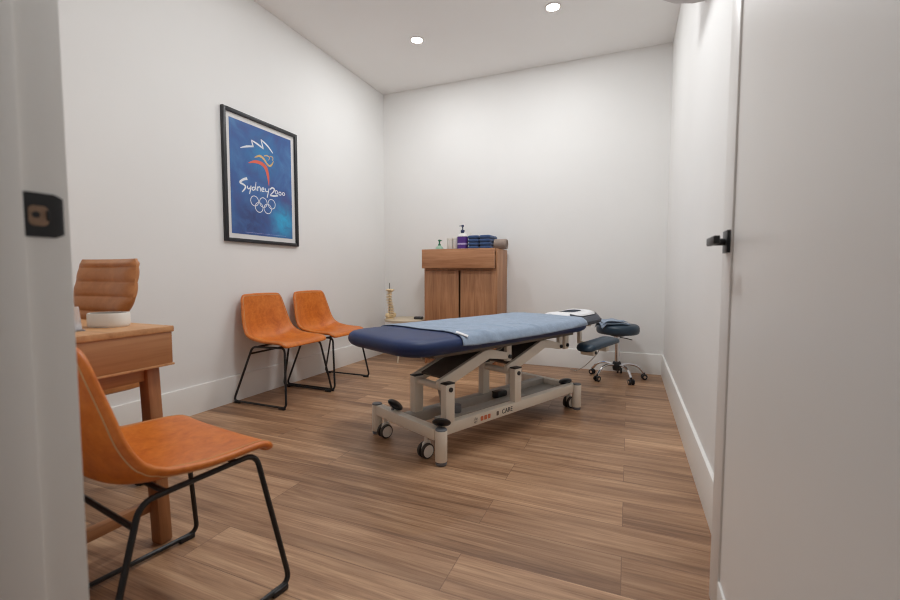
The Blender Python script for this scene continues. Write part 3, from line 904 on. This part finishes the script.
obj('spiral_edge', MB().tube([(.0605, b, a) for a, b in sp_pts], .0025, 5), M['beige'], rl)
# pump bottle with a purple label
pb = thing('pump_bottle', 'white pump bottle with a purple label on the cabinet top', 'bottle', (-1.53, 4.02, top))
def bring(ins, z): return [V((a, b, z)) for a, b in rrect(.052 - ins, .036 - ins, .03 - ins * .5, 6)]
obj('body', MB().rings([bring(.006, 0), bring(0, .006), bring(0, .135), bring(.008, .15), bring(.026, .165), bring(.03, .172)]), M['clearw'], pb)
lb = obj('label_wrap', MB().rings([bring(-.0008, .012), bring(-.0008, .13)], False, False), M['purple'], pb, label='purple label')
obj('label_band', MB().rings([bring(-.0014, .05), bring(-.0014, .066)], False, False), M['lilac'], lb)
obj('pump_collar', MB().cyl((0, 0, .166), (0, 0, .196), .019, n=20, bev=.002), M['navyp'], pb)
obj('pump_nozzle', MB().cyl((0, 0, .196), (0, 0, .235), .006, n=12).cyl((0, 0, .225), (0, 0, .245), .0125, n=16, bev=.002).bar((0, 0, .238), (-.03, -.014, .234), .009, .008), M['navyp'], pb)
# tall white squeeze bottle and low white tub beside it
sb = thing('squeeze_bottle', 'tall plain white bottle between the purple-labelled bottle and the blue towels', 'bottle', (-1.463, 4.08, top))
obj('body', MB().lathe([(.022, 0), (.024, .004), (.024, .1), (.018, .125), (.01, .135), (.01, .14)], n=24), M['clearw'], sb)
obj('cap', MB().lathe([(.011, .138), (.011, .15), (.005, .175), (.001, .176)], n=16), M['whitep'], sb)
for x, h, lab in ((-1.678, .122, 'low white lidded tub right of the green pump bottle on the cabinet'), (-1.615, .128, 'white lidded tub left of the purple-labelled bottle on the cabinet')):
    tb = thing('lidded_tub', lab, 'tub', (x, 4.05, top), 0, 'white tubs on the cabinet')
    obj('body', MB().lathe([(.026, 0), (.029, .004), (.029, h - .022)], n=24), M['clearw'], tb)
    obj('lid', MB().lathe([(.0305, h - .024), (.0305, h - .002), (.028, h), (.001, h)], n=24), M['whitep'], tb)
gb = thing('pump_bottle', 'small mint bottle with a green pump at the left end of the cabinet top', 'bottle', (-1.768, 3.99, top))
obj('body', MB().lathe([(.036, 0), (.04, .004), (.04, .02), (.03, .036), (.014, .044), (.012, .05)], n=24), M['mint'], gb)
obj('pump_nozzle', MB().cyl((0, 0, .046), (0, 0, .06), .014, n=16, bev=.002).cyl((0, 0, .06), (0, 0, .095), .007, n=12).cyl((0, 0, .088), (0, 0, .105), .014, n=16, bev=.003).bar((0, 0, .1), (.03, -.012, .096), .009, .008), M['green'], gb)

# ------------------------------------------------------------------ round side table with a spine model in the far left corner
rt_ = thing('side_table', 'pale round side table in the corner beside the brown cabinet', 'table', (-2.145, 3.97, 0))
obj('tabletop', MB().lathe([(.2, .412), (.218, .414), (.222, .424), (.22, .434), (.212, .438), (.001, .438)], n=48), M['tablew'], rt_)
for k in range(3):
    a = k * 2 * PI / 3 + .5
    obj('leg', MB().tube([(.08 * math.cos(a), .08 * math.sin(a), .413), (.17 * math.cos(a), .17 * math.sin(a), 0)], [.013, .009], 10), M['tablew'], rt_)
bx = thing('storage_pouch', 'small dark pouch on the round side table close to the cabinet', 'pouch', (-1.985, 3.95, .438), .2)
obj('pouch_body', MB().box((0, 0, .014), (.09, .06, .028), .01, 3), M['plastic'], bx)
obj('zip', MB().box((0, -.031, .016), (.07, .002, .003), .0005), M['steel'], bx)
sm = thing('spine_model', 'ivory model spine on an upright metal rod standing on the round side table', 'anatomical model', (-2.275, 3.865, .438), math.radians(-20))
obj('rod', MB().tube([(.0, 0, 0.01), (.0, 0, .372)], .0045, 8), M['steel'], sm)
obj('base', MB().lathe([(.04, 0), (.042, .004), (.04, .008), (.01, .012)], n=24), M['bone'], sm)
for k in range(17):
    t = k / 16
    z = .03 + .255 * t
    y = .012 * math.sin(t * 2 * PI)
    r = .031 - .010 * t
    vb = MB().ell((.018, y, z), (r, r * .9, .0072), 12, 8)
    vb.ell((-.012, y, z - .003), (.02, .0045, .005), 8, 6)
    vb.ell((.0, y, z), (.008, r * 1.5, .0045), 8, 6)
    obj('vertebra', vb, M['bone'], sm)
obj('skull_base', MB().ell((.008, 0, .3), (.036, .052, .012), 16, 10).ell((.03, 0, .29), (.018, .02, .009)), M['bone'], sm)
pe = MB().ell((.012, 0, .028), (.03, .03, .018))
for s in (-1, 1): pe.ell((.016, s * .04, .038), (.02, .03, .026), rot=Euler((s * .6, 0, 0)).to_matrix())
obj('pelvis', pe, M['bone'], sm)
obj('nerve_cord', MB().tube(catmull([(-.03, .012, .04), (-.026, .014, .15), (-.018, .01, .24), (-.012, .004, .3)], 5), .005, 6), M['stitch'], sm)

# ------------------------------------------------------------------ camera
f, yaw, pitch, roll = 431.1, .3927, .0613, .001
cam = bpy.data.cameras.new('camera'); co = bpy.data.objects.new('camera', cam); C.objects.link(co)
cam.sensor_width = 36; cam.lens = f / 900 * 36; cam.clip_start = .01
co.location = (0, 0, .9067)
fwd = V((-math.sin(yaw) * math.cos(pitch), math.cos(yaw) * math.cos(pitch), -math.sin(pitch)))
r = V((math.cos(yaw), math.sin(yaw), 0)); u = r.cross(fwd)
r, u = r * math.cos(roll) + u * math.sin(roll), -r * math.sin(roll) + u * math.cos(roll)
co.rotation_euler = Matrix((r, u, -fwd)).transposed().to_euler()
cam.dof.use_dof = True; cam.dof.focus_distance = 2.6; cam.dof.aperture_fstop = 2.8
sc = bpy.context.scene
sc.camera = co
sc.view_settings.view_transform = 'Standard'; sc.view_settings.look = 'None'
sc.view_settings.exposure = .07; sc.view_settings.gamma = 1
sc.cycles.use_denoising = True
sc.cycles.filter_width = 1.1
sc.cycles.max_bounces = 10; sc.cycles.diffuse_bounces = 6
sc.cycles.sample_clamp_indirect = 8
